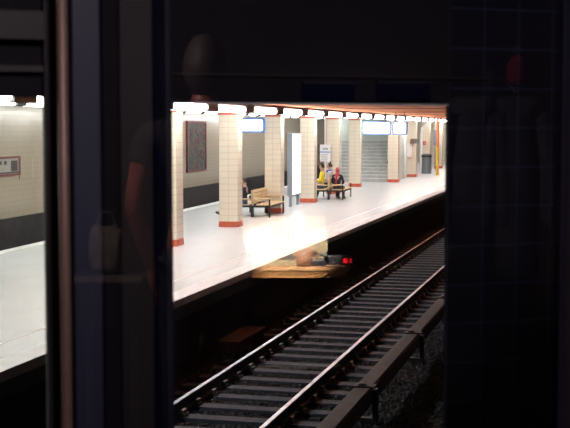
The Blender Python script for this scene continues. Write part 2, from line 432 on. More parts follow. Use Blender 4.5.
for k, px in enumerate((40, 12)):
    loc = on_z(px, 99.8 - k * 1.2, 4.22); loc.z = 4.262
    if k == 0: L3.location = loc; L3.rotation_euler[2] = ROWROT
    else: dup(L3, loc, ROWROT)
# ------------------------------------------------------------------ benches
def bench(label, loc):
    t = thing('bench', label, 'bench', loc, ROWROT, 'double-sided platform benches')
    for s in (-1, 1):
        sl = MB()
        for k in range(5): x = s * (.12 + .095 * k); sl.box(min(x, x + s * .078), -1.0, .36, max(x, x + s * .078), 1.0, .39)
        obj('seat', sl, M['wood'], t)
        for y in (-.98, .98):
            a = MB().tube([(s * .05, y, .54), (s * .50, y, .57), (s * .56, y, .55)], .022, 8); obj('armrest', a, M['wood'], t)
            obj('leg', MB().box(s * .54 - .022, y - .025, 0, s * .54 + .022, y + .025, .55), M['black'], t)
    br = MB()
    for k in range(4): br.box(-.035, -.97, .44 + k * .10, .035, .97, .515 + k * .10)
    for y in (-.9, -.3, .3, .9): br.box(-.02, y - .03, .36, .02, y + .03, .81)
    obj('backrest', br, M['wood'], t)
    fr = MB()
    for y in (-.98, 0, .98): fr.box(-.56, y - .025, .30, .56, y + .025, .36)
    for x in (-.54, .54): fr.box(x - .02, -.98, .30, x + .02, .98, .36)
    obj('frame', fr, M['black'], t)
    obj('foot', MB().box(-.04, -1.0, 0, .04, -.90, .30), M['black'], t); obj('foot', MB().box(-.04, .90, 0, .04, 1.0, .30), M['black'], t)
    return t
b1 = rowpt(on_z(264.5, 218, PLAT), 1.15, -.42)
bench1 = bench('slatted wooden bench nearer the camera, between the first two full pillars', b1)
b2 = rowpt(on_z(329, 200, PLAT), 1.15, -.05)
bench2 = dup(bench1, b2, ROWROT, 'slatted wooden bench farther off, where the group of people sits')
# ------------------------------------------------------------------ people
def skin_mesh(name, chains, mats=None, sub=2):
    """chains: list of (points [(pos, (rx, ry))...], root index); one skinned surface per chain set, edges given."""
    vs, es, rad, roots = [], [], [], []
    for ch in chains:
        base = len(vs)
        for p, r in ch['v']:
            vs.append(tuple(p)); rad.append(r if isinstance(r, tuple) else (r, r))
        es += [(base + a, base + b) for a, b in ch['e']]; roots.append(base + ch.get('root', 0))
    me = bpy.data.meshes.new(name); me.from_pydata(vs, es, [])
    o = link(bpy.data.objects.new(name, me))
    o.modifiers.new('skin', 'SKIN'); md = o.modifiers['skin']; md.use_smooth_shade = True
    sv = me.skin_vertices[0].data if me.skin_vertices else None
    if sv is None:
        bm = bmesh.new(); bm.from_mesh(me); bm.verts.layers.skin.verify(); bm.to_mesh(me); bm.free(); sv = me.skin_vertices[0].data
    for i, r in enumerate(rad): sv[i].radius = r; sv[i].use_root = i in roots; sv[i].use_loose = False
    s = o.modifiers.new('sub', 'SUBSURF'); s.levels = sub; s.render_levels = sub
    dg = bpy.context.evaluated_depsgraph_get(); dg.update()
    nm = bpy.data.meshes.new_from_object(o.evaluated_get(dg))
    bpy.data.objects.remove(o); nm.name = name
    for p in nm.polygons: p.use_smooth = True
    return nm
def head_mesh(hc, fwd, s=1.0):
    """head with sockets, nose, mouth, ears; hc centre, fwd horizontal facing."""
    bm = bmesh.new(); bmesh.ops.create_uvsphere(bm, u_segments=28, v_segments=20, radius=.1)
    for v in bm.verts:                                          # local: -y is the face
        x, y, z = v.co
        v.co = (x * .78, y * .98, z * 1.22)
        if z < -.02: k = min(1, (-.02 - z) / .08); v.co.x *= 1 - .28 * k; v.co.y *= 1 - .12 * k
        fx_, fz = v.co.x, v.co.z
        if y < -.03:
            n_ = math.exp(-(fx_ / .014) ** 2) * math.exp(-((fz + .018) / .022) ** 2); v.co.y -= .026 * n_
            for sx in (-1, 1): v.co.y += .012 * math.exp(-((fx_ - sx * .032) / .014) ** 2) * math.exp(-((fz - .012) / .012) ** 2)
            v.co.y += .006 * math.exp(-(fx_ / .025) ** 2) * math.exp(-((fz + .062) / .006) ** 2)
            v.co.y -= .008 * math.exp(-(fx_ / .02) ** 2) * math.exp(-((fz + .105) / .014) ** 2)
    for sx in (-1, 1):
        r = bmesh.ops.create_uvsphere(bm, u_segments=8, v_segments=6, radius=.03)
        for v in r['verts']: v.co = (v.co.x * .3 + sx * .078, v.co.y * .6 + .008, v.co.z + .0)
    a = math.atan2(fwd[0], -fwd[1])
    bmesh.ops.transform(bm, matrix=Matrix.Translation(hc) @ Matrix.Rotation(a, 4, 'Z') @ Matrix.Scale(s, 4), verts=bm.verts)
    me = bpy.data.meshes.new('head'); bm.to_mesh(me); bm.free()
    for p in me.polygons: p.use_smooth = True
    return me
def hair_mesh(hc, fwd, s=1.0, long=False):
    bm = bmesh.new(); bmesh.ops.create_uvsphere(bm, u_segments=24, v_segments=16, radius=.108)
    for v in bm.verts: v.co = (v.co.x * .80, v.co.y * 1.0 + .006, v.co.z * 1.20 + .008)
    lim = -.13 if long else -.02
    bmesh.ops.delete(bm, geom=[v for v in bm.verts if (v.co.y < -.035 and v.co.z < .065) or v.co.z < lim], context='VERTS')
    bmesh.ops.solidify(bm, geom=bm.faces[:], thickness=.008)
    for v in bm.verts: v.co *= 1 + .025 * math.sin(v.co.x * 190) * math.sin(v.co.z * 160)
    a = math.atan2(fwd[0], -fwd[1])
    bmesh.ops.transform(bm, matrix=Matrix.Translation(hc) @ Matrix.Rotation(a, 4, 'Z') @ Matrix.Scale(s, 4), verts=bm.verts)
    me = bpy.data.meshes.new('hair'); bm.to_mesh(me); bm.free()
    for p in me.polygons: p.use_smooth = True
    return me
def join(meshes, name):
    bm = bmesh.new()
    for m in meshes: bm.from_mesh(m)
    me = bpy.data.meshes.new(name); bm.to_mesh(me); bm.free()
    for p in me.polygons: p.use_smooth = True
    return me
def hand_chains(w, d, side, curl=.35):
    """five fingers from wrist w along d; side = unit vector towards the thumb."""
    w, d, side = V(w), V(d).normalized(), V(side); side = (side - d * side.dot(d)).normalized(); pn = d.cross(side)
    ch = []
    pk = w + d * .055
    ch.append({'v': [(w - d * .02, (.021, .026)), (pk, (.016, .036)), (w + d * .095, (.013, .036))], 'e': [(0, 1), (1, 2)]})
    for k, (o, ln) in enumerate(((.030, .070), (.010, .080), (-.010, .074), (-.029, .058))):
        b = w + d * .085 + side * o
        d2 = (d + pn * curl).normalized(); d3 = (d + pn * curl * 2.2).normalized()
        q1 = b + d * ln * .4; q2 = q1 + d2 * ln * .35; q3 = q2 + d3 * ln * .3
        ch.append({'v': [(b, .0095), (q1, .0088), (q2, .0082), (q3, .0070)], 'e': [(0, 1), (1, 2), (2, 3)]})
    tb = w + d * .03 + side * .028; t1 = tb + (d * .6 + side * .7).normalized() * .035; t2 = t1 + (d * .9 + side * .25 + pn * .2).normalized() * .032
    ch.append({'v': [(tb, .012), (t1, .0105), (t2, .0085)], 'e': [(0, 1), (1, 2)]})
    return ch
def figure(t, J, fwd, skin, top, legs, hairm, bare_arms=False, long=False, hs=1.0):
    J = {k: V(v) for k, v in J.items()}
    pel, che, nek, hed = J['pelvis'], J['chest'], J['neck'], J['head']
    vs = [(pel, (.135, .10)), (pel.lerp(che, .5), (.125, .095)), (che, (.145, .105)), (nek, .058), (hed - V((0, 0, .03)), .058)]
    es = [(0, 1), (1, 2), (2, 3), (3, 4)]
    def arm(s, off=0.0, body=True):
        return [(J['sh' + s], .062 + off), (J['sh' + s].lerp(J['el' + s], .5), .048 + off), (J['el' + s], .041 + off), (J['el' + s].lerp(J['wr' + s], .4), .039 + off), (J['wr' + s], .027 + off)]
    def leg(s, off=0.0):
        return [(J['hip' + s], .088 + off), (J['hip' + s].lerp(J['kn' + s], .5), .076 + off), (J['kn' + s], .056 + off), (J['kn' + s].lerp(J['an' + s], .35), .056 + off), (J['an' + s], .038 + off)]
    for s in 'LR':
        a = len(vs); vs += arm(s); es += [(2, a)] + [(a + k, a + k + 1) for k in range(4)]
        a = len(vs); vs += leg(s) + [(J['toe' + s], .034)]; es += [(0, a)] + [(a + k, a + k + 1) for k in range(5)]
    ch = [{'v': vs, 'e': es}]
    for s in 'LR':
        d = J['wr' + s] - J['el' + s]
        ch += hand_chains(J['wr' + s], d, J.get('th' + s, V(fwd)), .35)
    body = join([skin_mesh('b', ch), head_mesh(hed + V((0, 0, .02)), fwd, hs)], 'body')
    obj('body', body, skin, t)
    tv = [(pel, (.150, .115)), (pel.lerp(che, .5), (.140, .110)), (che, (.160, .122)), (nek - V((0, 0, .03)), .075)]
    te = [(0, 1), (1, 2), (2, 3)]
    for s in 'LR':
        a = len(tv); full = arm(s, .013); full = full[:2] if bare_arms else full
        if bare_arms: full[1] = (full[1][0], .062)
        tv += full; te += [(2, a)] + [(a + k, a + k + 1) for k in range(len(full) - 1)]
    obj('shirt' if bare_arms else 'jacket', skin_mesh('top', [{'v': tv, 'e': te}]), top, t)
    lv = [(pel - V((0, 0, .02)), (.142, .108))]; le = []
    for s in 'LR':
        a = len(lv); lv += leg(s, .011); le += [(0, a)] + [(a + k, a + k + 1) for k in range(4)]
    obj('trousers', skin_mesh('legs', [{'v': lv, 'e': le}]), legs, t)
    for s in 'LR':
        d = J['toe' + s] - J['an' + s]
        obj('shoe', skin_mesh('shoe', [{'v': [(J['an' + s] - d * .2 + V((0, 0, -.02)), .05), (J['an' + s] + d * .4 + V((0, 0, -.025)), .05), (J['toe' + s] + d * .2, .042)], 'e': [(0, 1), (1, 2)]}]), M['shoe'], t)
    obj('hair', hair_mesh(hed + V((0, 0, .02)), fwd, hs, long), hairm, t)
def seated(fy=-1, lean=0, stretch=.0, arms='lap'):
    """sits at the origin facing -y (local), seat height .46"""
    J = dict(pelvis=(0, 0, .51), chest=(0, .05 + lean, .88), neck=(0, .05 + lean, 1.06), head=(0, .03 + lean, 1.19))
    for s, sx in (('L', 1), ('R', -1)):
        J['sh' + s] = (sx * .18, .05 + lean, .98); J['el' + s] = (sx * .25, .0 + lean * .5, .71)
        J['wr' + s] = (sx * .12, -.22, .63); J['hip' + s] = (sx * .09, -.02, .48)
        J['kn' + s] = (sx * .11, -.44, .49 - .1 * stretch); J['an' + s] = (sx * .11, -.46 - .36 * stretch, .10); J['toe' + s] = (sx * .12, -.62 - .36 * stretch, .045 + .09 * stretch)
        J['th' + s] = (-sx, 0, .3)
    return J
DN = (0, -1, 0)
def sitter(label, loc, rz, skin, top, legs, hairm, stretch=0, long=False):
    t = thing('person', label, 'person', loc, rz); figure(t, seated(stretch=stretch), DN, skin, top, legs, hairm, long=long); return t
RZL = ROWROT - math.pi / 2      # facing left of the row (-er): local -y -> -er
# near bench, far side, facing the far track
t = sitter('person in dark jacket on the nearer bench, half hidden by a pillar', rowpt(b1, -.85, -.30, PLAT), RZL, M['skin'], M['jacket_d'], M['jean'], M['hair_d'], 1)
t.scale = (.85,) * 3; t.location.z += .03
# far bench: two on the left side, one on the right
t = sitter('person in yellow top and dark trousers sitting left on the farther bench', rowpt(b2, -.55, -.36, PLAT), RZL, M['skin'], M['yel_cloth'], M['jean'], M['hair_d'])
t = sitter('person with blue scarf sitting behind the one in yellow', rowpt(b2, .35, -.22, PLAT), RZL, M['skin'], M['grey_cloth'], M['jacket_d'], M['hair_d'])
obj('scarf', skin_mesh('sc', [{'v': [((-.09, .0, 1.05), .045), ((0, -.08, 1.01), .05), ((.09, 0, 1.05), .045), ((0, .12, 1.05), .045), ((-.09, .0, 1.055), .04)], 'e': [(0, 1), (1, 2), (2, 3), (3, 4)]}]), M['blue_cloth'], t)
t = sitter('red-haired person in dark coat seen from behind, on the right of the farther bench', rowpt(b2, -.55, .28, PLAT), ROWROT + math.pi - .15, M['skin'], M['jacket_d'], M['jacket_d'], M['hair_r'], 0, True); t.scale = (.9,) * 3
obj('scarf', skin_mesh('sc', [{'v': [((-.08, .04, 1.08), .05), ((.0, .16, 1.05), .06), ((.08, .04, 1.08), .05), ((.0, .19, .91), .04), ((.01, .19, .73), .035), ((.01, .18, .53), .035)], 'e': [(0, 1), (1, 2), (1, 3), (3, 4), (4, 5)], 'root': 1}]), M['red_cloth'], t)
# ------------------------------------------------------------------ lit advert case
c = on_z(290, 207, PLAT)
t = thing('advert_case', 'free-standing lit advert case on grey posts between two pillars', 'advert case', c, ROWROT)
top = 2.52
f = obj('casing', MB().box(-.10, 0, .36, .08, 1.45, top), M['steel'], t, .02)
obj('lit_panel', MB().box(.08, .05, .42, .095, 1.40, top - .06), M['adlit'], f)
obj('post', MB().box(-.05, .05, 0, .05, .15, .36), M['steel'], t); obj('post', MB().box(-.05, 1.30, 0, .05, 1.40, .36), M['steel'], t)
# ------------------------------------------------------------------ hanging light signs
def hang_sign(px0, px1, py0, py1, depth, label, rods=True):
    a, b = at_depth(px0, py1, depth), at_depth(px1, py0, depth)
    w = (b - a).dot(er); h = b.z - a.z
    t = thing('hanging_sign', label, 'sign', (a + b) / 2, ROWROT, 'lit signs hanging from the ceiling')
    def rr(w, h, r, n=6):
        P = []
        for cx, cz, a0 in ((w / 2 - r, h / 2 - r, 0), (-w / 2 + r, h / 2 - r, 90), (-w / 2 + r, -h / 2 + r, 180), (w / 2 - r, -h / 2 + r, 270)):
            for k in range(n + 1): q = math.radians(a0 + 90 * k / n); P.append((cx + r * math.cos(q), cz + r * math.sin(q)))
        return P
    f = obj('frame', MB().extrude(rr(w, h, .09), -.09, .09), M['blue'], t)
    obj('lit_face', MB().extrude(rr(w - .10, h - .10, .06), -.097, .097), M['signlit'], f)
    for sx in (-.3, .3): obj('hanger', MB().tube([(sx * w, 0, h / 2), (sx * w, 0, CZ - (a.z + b.z) / 2)], .015, 8), M['black'], t)
    return t
hang_sign(222, 266, 118, 132.5, 38, 'lit white sign in blue frame hanging behind the pillar of the nearer bench')
hang_sign(361.8, 391.8, 121.5, 135, 49, 'wide lit white sign in blue frame hanging in front of the staircase')
hang_sign(392.6, 407.6, 121.5, 135, 49.3, 'narrow lit white sign in blue frame hanging right of the wide one')
# ------------------------------------------------------------------ information board by the far bench
c = at_depth(325.3, 153, 48.5)
t = thing('information_board', 'white notice board with blue line standing over the farther bench', 'notice board', (c.x, c.y, PLAT), ROWROT)
zc = c.z - PLAT
obj('panel', MB().box(-.22, -.02, zc - .34, .22, .02, zc + .34), M['white'], t)
obj('rim', MB().box(-.255, -.03, zc - .36, -.22, .03, zc + .36), M['black'], t)
obj('stripe', MB().box(-.22, -.024, zc + .02, .22, -.02, zc + .06), M['blue'], t)
tx = MB()
for k in range(5): tx.box(-.10 + k * .045, -.024, zc + .13, -.068 + k * .045, -.02, zc + .21)
obj('heading', tx, M['steel'], t)
tx = MB()
for k in range(4): tx.box(-.17, -.024, zc - .28 + k * .07, .10 + .03 * (k % 2), -.02, zc - .265 + k * .07)
obj('small_print', tx, M['steel'], t)
for x in (.2,): obj('post', MB().tube([(x, .05, 0), (x, .05, zc + .3)], .035, 8), M['black'], t)
# ------------------------------------------------------------------ staircase between pillars
c = on_z(389, 182, PLAT); SW = 3.1
t = thing('staircase', 'broad grey stone staircase rising from the platform between two pillars', 'staircase', c, ROWROT)
st, ri = MB(), MB()
n = 12
for k in range(n):
    ri.box(-SW, k * .30, 0 if k == 0 else k * .17 - .17, 0, n * .30, k * .17 + .135)
    st.box(-SW, k * .30 - .025, k * .17 + .135, 0, (k + 1) * .30 + .05, k * .17 + .17)
obj('riser', ri, M['riser'], t); obj('tread', st, M['stair'], t)
hr = MB().tube([(-.08, -.1, .95), (-.08, 3.4, .95 + 1.98)], .025, 8)
for k in range(3): hr.tube([(-.08, .2 + k * 1.4, k * .79), (-.08, .2 + k * 1.4, 1.12 + k * .79)], .016, 6)
obj('handrail', hr, M['black'], t)
mb = MB().box(-SW - .5, 5.0, 0, .3, 5.15, CZ - PLAT); o = struct('wall_stairs', mb, M['stwall']); o.location = c; o.rotation_euler[2] = ROWROT
mb = MB().box(.02, .55, 0, .2, 5.0, CZ - PLAT); o = struct('wall_stairs_side', mb, M['stwall']); o.location = c; o.rotation_euler[2] = ROWROT
# ------------------------------------------------------------------ bin, poles and the far corner
c = on_z(426.5, 173.5, PLAT)
t = thing('litter_bin', 'tall grey litter bin with dark lid standing before a distant pillar', 'bin', c, ROWROT)
obj('body', MB().lathe([(.27, 0), (.29, .03), (.29, .95), (.28, .97)], 20), M['bin'], t, smooth=False)
obj('lid', MB().lathe([(.31, .97), (.31, 1.08), (.26, 1.15), (.12, 1.18)], 20), M['binlid'], t)
c = on_z(437.3, 175, PLAT)
t = thing('marker_pole', 'yellow pole with orange upper part standing right of the bin', 'pole', c, 0)
obj('lower_section', MB().lathe([(.09, 0), (.09, 1.62)], 14), M['yellow'], t)
obj('upper_section', MB().lathe([(.075, 1.62), (.075, CZ - PLAT - .02)], 14), M['opaint'], t)
obj('foot_plate', MB().lathe([(.15, 0), (.15, .03), (.10, .05)], 14), M['yellow'], t)
c = on_z(328, 196, PLAT)
c = rowpt(pill[4].location, .2, -1.1)
c = on_plane(327.5, 160, rowpt(pill[4].location, 1.0, 0), e); c.z = PLAT
t = thing('service_pipe', 'thin orange pipe with white sleeve rising behind the notice board', 'pipe', c, ROWROT)
obj('pipe', MB().tube([(.0, 0, 0), (0, 0, CZ - PLAT - .01)], .05, 10), M['opaint'], t)
obj('sleeve', MB().tube([(-.09, 0, 0), (-.09, 0, CZ - PLAT - .01)], .045, 10), M['white'], t)
# white down pipe and notice cabinet near pillar 7
p7 = pill[7].location
c = on_plane(405, 178, rowpt(p7, -.55), e); c.z = PLAT
t = thing('down_pipe', 'white down pipe running floor to ceiling left of a distant pillar', 'pipe', c, ROWROT)
obj('pipe', MB().tube([(0, 0, 0), (0, 0, CZ - PLAT)], .085, 12), M['white'], t); obj('bracket', MB().lathe([(.11, 1.2), (.11, 1.26)], 12), M['white'], t)
c = on_plane(421, 172, rowpt(pill[8].location, -.7), e); c.z = PLAT
t = thing('curved_pipe', 'white pipe bending over to the ceiling left of the bin', 'pipe', c, ROWROT)
zt = CZ - PLAT
obj('pipe', MB().tube([(0, 0, 0), (0, 0, zt - .95), (.04, 0, zt - .65), (.14, 0, zt - .38), (.30, 0, zt - .16), (.42, 0, zt - .01)], .075, 12), M['white'], t)
obj('collar', MB().lathe([(.1, 1.0), (.1, 1.06)], 12), M['white'], t)
c = on_plane(414, 141, rowpt(p7, -.40), e)
t = thing('wall_box', 'small brown sloping box fixed high on a distant pillar', 'box', (c.x, c.y, c.z), ROWROT)
obj('hood', MB().extrude([(-.20, -.16), (.20, .02), (.20, .10), (-.20, .10)], -.12, .13), M['brown'], t); obj('back_plate', MB().box(-.18, .13, -.14, .22, .145, .14), M['steel'], t)
c = on_plane(409.5, 150, rowpt(p7, -.33), e)
t = thing('notice_frame', 'orange-edged white notice panel on the pillar right of the down pipe', 'notice', (c.x, c.y, c.z), ROWROT)
obj('sheet', MB().box(-.15, -.01, -.38, .15, .01, .38), M['white'], t)
fr = MB()
for x in (-.16, .145): fr.box(x, -.02, -.4, x + .02, .02, .4)
for z in (-.4, .38): fr.box(-.16, -.02, z, .165, .02, z + .02)
obj('edge', fr, M['opaint'], t)
p8 = pill[8].location
c = on_plane(424.5, 143, rowpt(p8, -.32), e)
t = thing('call_point', 'small red call point on the pillar above the bin', 'call point', (c.x, c.y, c.z), ROWROT)
obj('case', MB().box(-.09, -.04, -.11, .09, .05, .11), M['redgloss'], t, .01); obj('button', MB().box(-.03, -.055, -.03, .03, -.04, .03), M['white'], t)
c = on_plane(435, 150, rowpt(pill[9].location, -2.2), e)
t = thing('display_board', 'slim grey-blue board hanging behind the yellow pole', 'board', (c.x, c.y, PLAT), ROWROT)
obj('panel', MB().box(-.12, -.03, 1.55, .12, .03, 2.55), M['steel'], t, .01); obj('post', MB().tube([(0, .05, 0), (0, .05, 2.5)], .03, 8), M['steel'], t)
# little green marks
def mark(px, py, pl, label, s=.07):
    hw = PW / 2
    c = on_plane(px, py, pl.location + er * (hw + .01), er)
    t = thing('green_mark', label, 'emergency sign', c, ROWROT, 'small green emergency signs')
    obj('plate', MB().box(-.006, -s * 3, -s * 1.3, .004, s * 3, s * 1.3), M['green'], t); obj('arrow', MB().box(.004, -s * 1.5, -s * .4, .008, s * 1.5, s * .4), M['white'], t)
mark(239.9, 149, pill[1], 'small green emergency sign on the pillar of the nearer bench', .022)
# ------------------------------------------------------------------ far wall pictures
a, b = onwall(186.5, 123), onwall(204.5, 170)
L_ = (b - a).dot(e); zb, zt = onwall(196, 169.5).z, onwall(196, 123.0).z
t = thing('framed_mural', 'tall framed abstract picture in grey, green and red on the far wall', 'picture', (a.x, a.y, 0), ROWROT)
obj('picture', MB().quad([(.05, 0, zb), (.05, L_, zb), (.05, L_, zt), (.05, 0, zt)], [(0, 0), (1, 0), (1, 1), (0, 1)]).box(0, 0, zb, .045, L_, zt), M['mural'], t)
fr = MB().box(.0, -.10, zb - .08, .08, 0, zt + .08).box(0, L_, zb - .08, .08, L_ + .10, zt + .08).box(0, 0, zb - .08, .08, L_, zb).box(0, 0, zt, .08, L_, zt + .08)
obj('frame', fr, M['frame_red'], t)
b = onwall(17, 166); zt = onwall(17, 158).z; zb = onwall(17, 173).z; L_ = 2.6
t = thing('station_sign', 'red-framed sign with dark lettering on the far wall in the left window', 'sign', (b.x, b.y, 0), ROWROT)
obj('panel', MB().box(0, -L_, zb, .05, 0, zt), M['paper'], t)
h = zt - zb
fr = MB().box(0, -L_, zt, .07, 0, zt + .06).box(0, -L_, zb - .06, .07, 0, zb).box(0, 0, zb - .06, .07, .10, zt + .06)
obj('frame', fr, M['frame_red'], t)
tx = MB()
for k in range(6): tx.box(.05, -.95 - k * .32, zb + h * .62, .055, -.78 - k * .32, zb + h * .85)
tx.box(.05, -.5, zb + h * .15, .056, -.08, zb + h * .85).box(.05, -L_, zb + h * .02, .055, -.0, zb + h * .12)
obj('lettering', tx, M['ink'], t)
zz = onwall(20, 160).z
t = thing('wall_plate', 'plain grey plate on the far wall right behind the red-framed sign', 'plate', (b.x, b.y, 0), ROWROT)
obj('plate', MB().box(0, .12, onwall(20, 179).z, .03, .95, zz), M['wtile'], t); obj('rim', MB().box(0, .95, onwall(20, 179).z, .035, .99, zz), M['cream'], t)

# ================================================================== CABIN
D = 2.3
wyaw = yaw + math.radians(20)
nw = V((-math.sin(wyaw), math.cos(wyaw), 0)); uw = V((math.cos(wyaw), math.sin(wyaw), 0))
MXW = Matrix(((uw.x, nw.x, 0, 0), (uw.y, nw.y, 0, 0), (0, 0, 1, 0), (0, 0, 0, 1)))     # local u, v, z
def wu(px, v, py=214):
    p = on_plane(px, py, nw * v + CAM, nw); return (p - CAM).dot(uw)
def wz(px, py, v): return on_plane(px, py, nw * v + CAM, nw).z
WROT = wyaw
def cab(name, mb, m, bevel=0, parent=None):
    o = obj(name, mb, m, parent, bevel)
    if not parent: o.rotation_euler[2] = WROT
    return o
def cstruct(name, mb, m, bevel=0):
    o = cab(name, mb, m, bevel); o['kind'] = 'structure'; return o
U0, U1, V0, V1 = -1.5, 4.4, -5.2, D
FZ, TZ = CAMZ - 1.64, CAMZ + 1.05
# window wall: header, piers
ul, u1, u2, ur = wu(44.5, D), wu(45, D), wu(173, D), wu(447.5, D)
zl, zh = wz(22, 97, D), wz(310, 104.3, D)
mb = MB()
TH = .012
mb.box(U0, D, zl, ul, D + TH, TZ)                         # above the left window
mb.box(u1, D, FZ - .4, u2, D + TH, TZ)                    # post between the windows
mb.box(u2, D, zh, ur, D + TH, TZ)                         # above the middle window
mb.box(U0, D, FZ - .4, ul, D + TH, FZ + .3); mb.box(u2, D, FZ - .4, ur, D + TH, FZ + .3)
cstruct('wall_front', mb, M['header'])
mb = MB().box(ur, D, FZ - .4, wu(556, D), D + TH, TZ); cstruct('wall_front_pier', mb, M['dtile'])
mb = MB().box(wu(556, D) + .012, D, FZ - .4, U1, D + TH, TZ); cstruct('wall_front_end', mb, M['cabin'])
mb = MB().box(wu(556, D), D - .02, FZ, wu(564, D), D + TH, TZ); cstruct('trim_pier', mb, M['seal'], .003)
mb = MB().box(wu(173, D), D - .006, zh - .0012, wu(446, D), D, zh + .002); cstruct('trim_window_head', mb, M['steel'])
# two recessed navy vents on the header
for a, b in ((301, 353), (375, 428)):
    t = thing('vent_flap', 'dark navy flap on the header above the middle window, ' + ('left of the two' if a < 350 else 'right of the two'), 'vent', (0, 0, 0), WROT, 'vent flaps over the window')
    z0, z1 = wz(a, 103, D), wz(a, 84, D)
    obj('flap', MB().box(wu(a, D), D - .010, z0 + .004, wu(b, D), D - .0005, z1), M['navy'], t, .003)
    obj('hinge', MB().box(wu(a, D), D - .014, z1, wu(b, D), D - .0005, z1 + .006), M['seal'], t)
mb = MB().box(U0, D - .008, wz(200, 75, D), ur + .1, D, wz(200, 73.5, D)); cstruct('trim_header_rail', mb, M['cabin'])
mb = MB().box(U0, D - .02, wz(20, 72, D), ul, D, wz(20, 66, D)).box(U0, D - .03, wz(20, 40, D), ul, D, wz(20, 12, D)); cstruct('trim_left_header', mb, M['cabin'])
# strips of the post
def strip(name, a, b, v, m, th=.02): return cstruct(name, MB().box(wu(a, v), v, FZ, wu(b, v), v + th, TZ), m, .003)
strip('trim_jamb', 46, 59, D - .03, M['cabin'], .029)
strip('trim_post', 74, 102, D - .035, M['bluegrey'], .034)
strip('trim_seal_strip', 104, 119, D - .02, M['header'], .019)
strip('trim_post_panel', 121, 154, D - .012, M['cabin'], .011)
strip('trim_post_strip', 156, 163, D - .020, M['navy'], .019)
strip('trim_window_seal', 166, 172.5, D - .022, M['seal'], .021)
# copper pole
vp = D - .16
t = thing('grab_pole', 'vertical copper-coloured grab pole beside the left window', 'pole', (CAM + nw * vp + uw * wu(64.5, vp)).xy.to_3d(), WROT)
obj('tube', MB().tube([(0, 0, FZ + .03), (0, 0, TZ - .03)], .0098, 16), M['copper'], t, smooth=True)
obj('flange', MB().lathe([(.03, FZ), (.03, FZ + .012), (.014, FZ + .03)], 16), M['copper'], t); obj('flange', MB().lathe([(.014, TZ - .03), (.03, TZ - .012), (.03, TZ)], 16), M['copper'], t)
# panes
GV = D - .075
mb = MB().quad([(wu(72, GV), GV, FZ), (wu(563, GV), GV, FZ), (wu(563, GV), GV, TZ), (wu(72, GV), GV, TZ)])
o = cstruct('window_1', mb, M['glass'])
mb = MB().quad([(U0, D + .01, FZ + .3), (ul, D + .01, FZ + .3), (ul, D + .01, zl), (U0, D + .01, zl)])
o = cstruct('window_2', mb, M['tint'])
# room shell
cstruct('floor_cabin', MB().box(U0, V0, FZ - .1, U1, D, FZ), M['cfloor'])
cstruct('ceiling_cabin', MB().box(U0, V0, TZ, U1, D + TH, TZ + .1), M['cceil'])
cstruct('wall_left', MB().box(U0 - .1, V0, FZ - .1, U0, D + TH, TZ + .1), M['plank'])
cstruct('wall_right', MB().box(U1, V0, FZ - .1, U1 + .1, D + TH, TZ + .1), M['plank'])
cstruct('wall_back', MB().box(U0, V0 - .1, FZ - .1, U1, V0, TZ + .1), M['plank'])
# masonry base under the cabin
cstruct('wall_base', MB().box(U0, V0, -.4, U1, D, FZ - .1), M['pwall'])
# mirror in the pane
def mirror(p):
    q = p - CAM; k = q.dot(nw); return p - nw * (2 * (k - GV))
def mdir(d): return d - nw * (2 * d.dot(nw))
ym = mdir(Fh)                                              # away from the pane in the room, as Fh in the mirror
DROT = math.atan2(-ym.x, ym.y)                             # local +y -> ym ; local x = -(picture right)
# desk
DD = 8.0
c = mirror(at_depth(285, 267, DD)); c.z = FZ
DH = at_depth(285, 267, DD).z - FZ
def dx(px): return -(px - 285) / 1200 * DD
t = thing('desk', 'lamplit tan desk with ribbed front edge, mirrored in the window glass', 'desk', c, DROT)
obj('top', MB().box(dx(350), -.0, DH - .03, dx(236), .75, DH), M['desk'], t, .006)
obj('front_panel', MB().box(dx(347), .02, DH - .075, dx(240), .05, DH - .03), M['desk'], t)
rb = MB()
for k in range(36):
    x = dx(326) + k * .0145; rb.box(x, .004, DH - .072, x + .007, .02, DH - .034)
obj('ribbed_edge', rb, M['deskrib'], t)
for x in (dx(345), dx(241)):
    for y in (.06, .70): obj('leg', MB().box(x - .025, y - .025, 0, x + .025, y + .025, DH - .03), M['black'], t)
def ondesk(px, y): return c + (Matrix.Rotation(DROT, 4, 'Z') @ V((dx(px) * (1 + y / DD), y, DH)))
# cream card board standing at the back of the desk (brightly lit)
p = ondesk(283, .55)
t = thing('letter_tray', 'bright cream card board standing on the desk under the lamp', 'board', p, DROT)
obj('board', MB().box(-.30, -.01, 0, .30, .015, .30), M['creampaper'], t, .004)
obj('stand', MB().box(-.26, .015, 0, .26, .08, .06), M['creampaper'], t)
p = ondesk(274, .20)
t = thing('paper_sheet', 'bright sheet of paper lying on the lamplit desk', 'paper', p, DROT)
obj('sheet', MB().box(-.22, -.12, .001, .22, .20, .004), M['creampaper'], t)
p = ondesk(317.5, .22)
t = thing('card_box', 'cream card box with cut corner standing on the desk', 'box', p, DROT)
bx = MB().extrude([(-.065, .0), (.03, .0), (.068, .10), (.068, .20), (-.065, .20)][::-1], 0, .20)
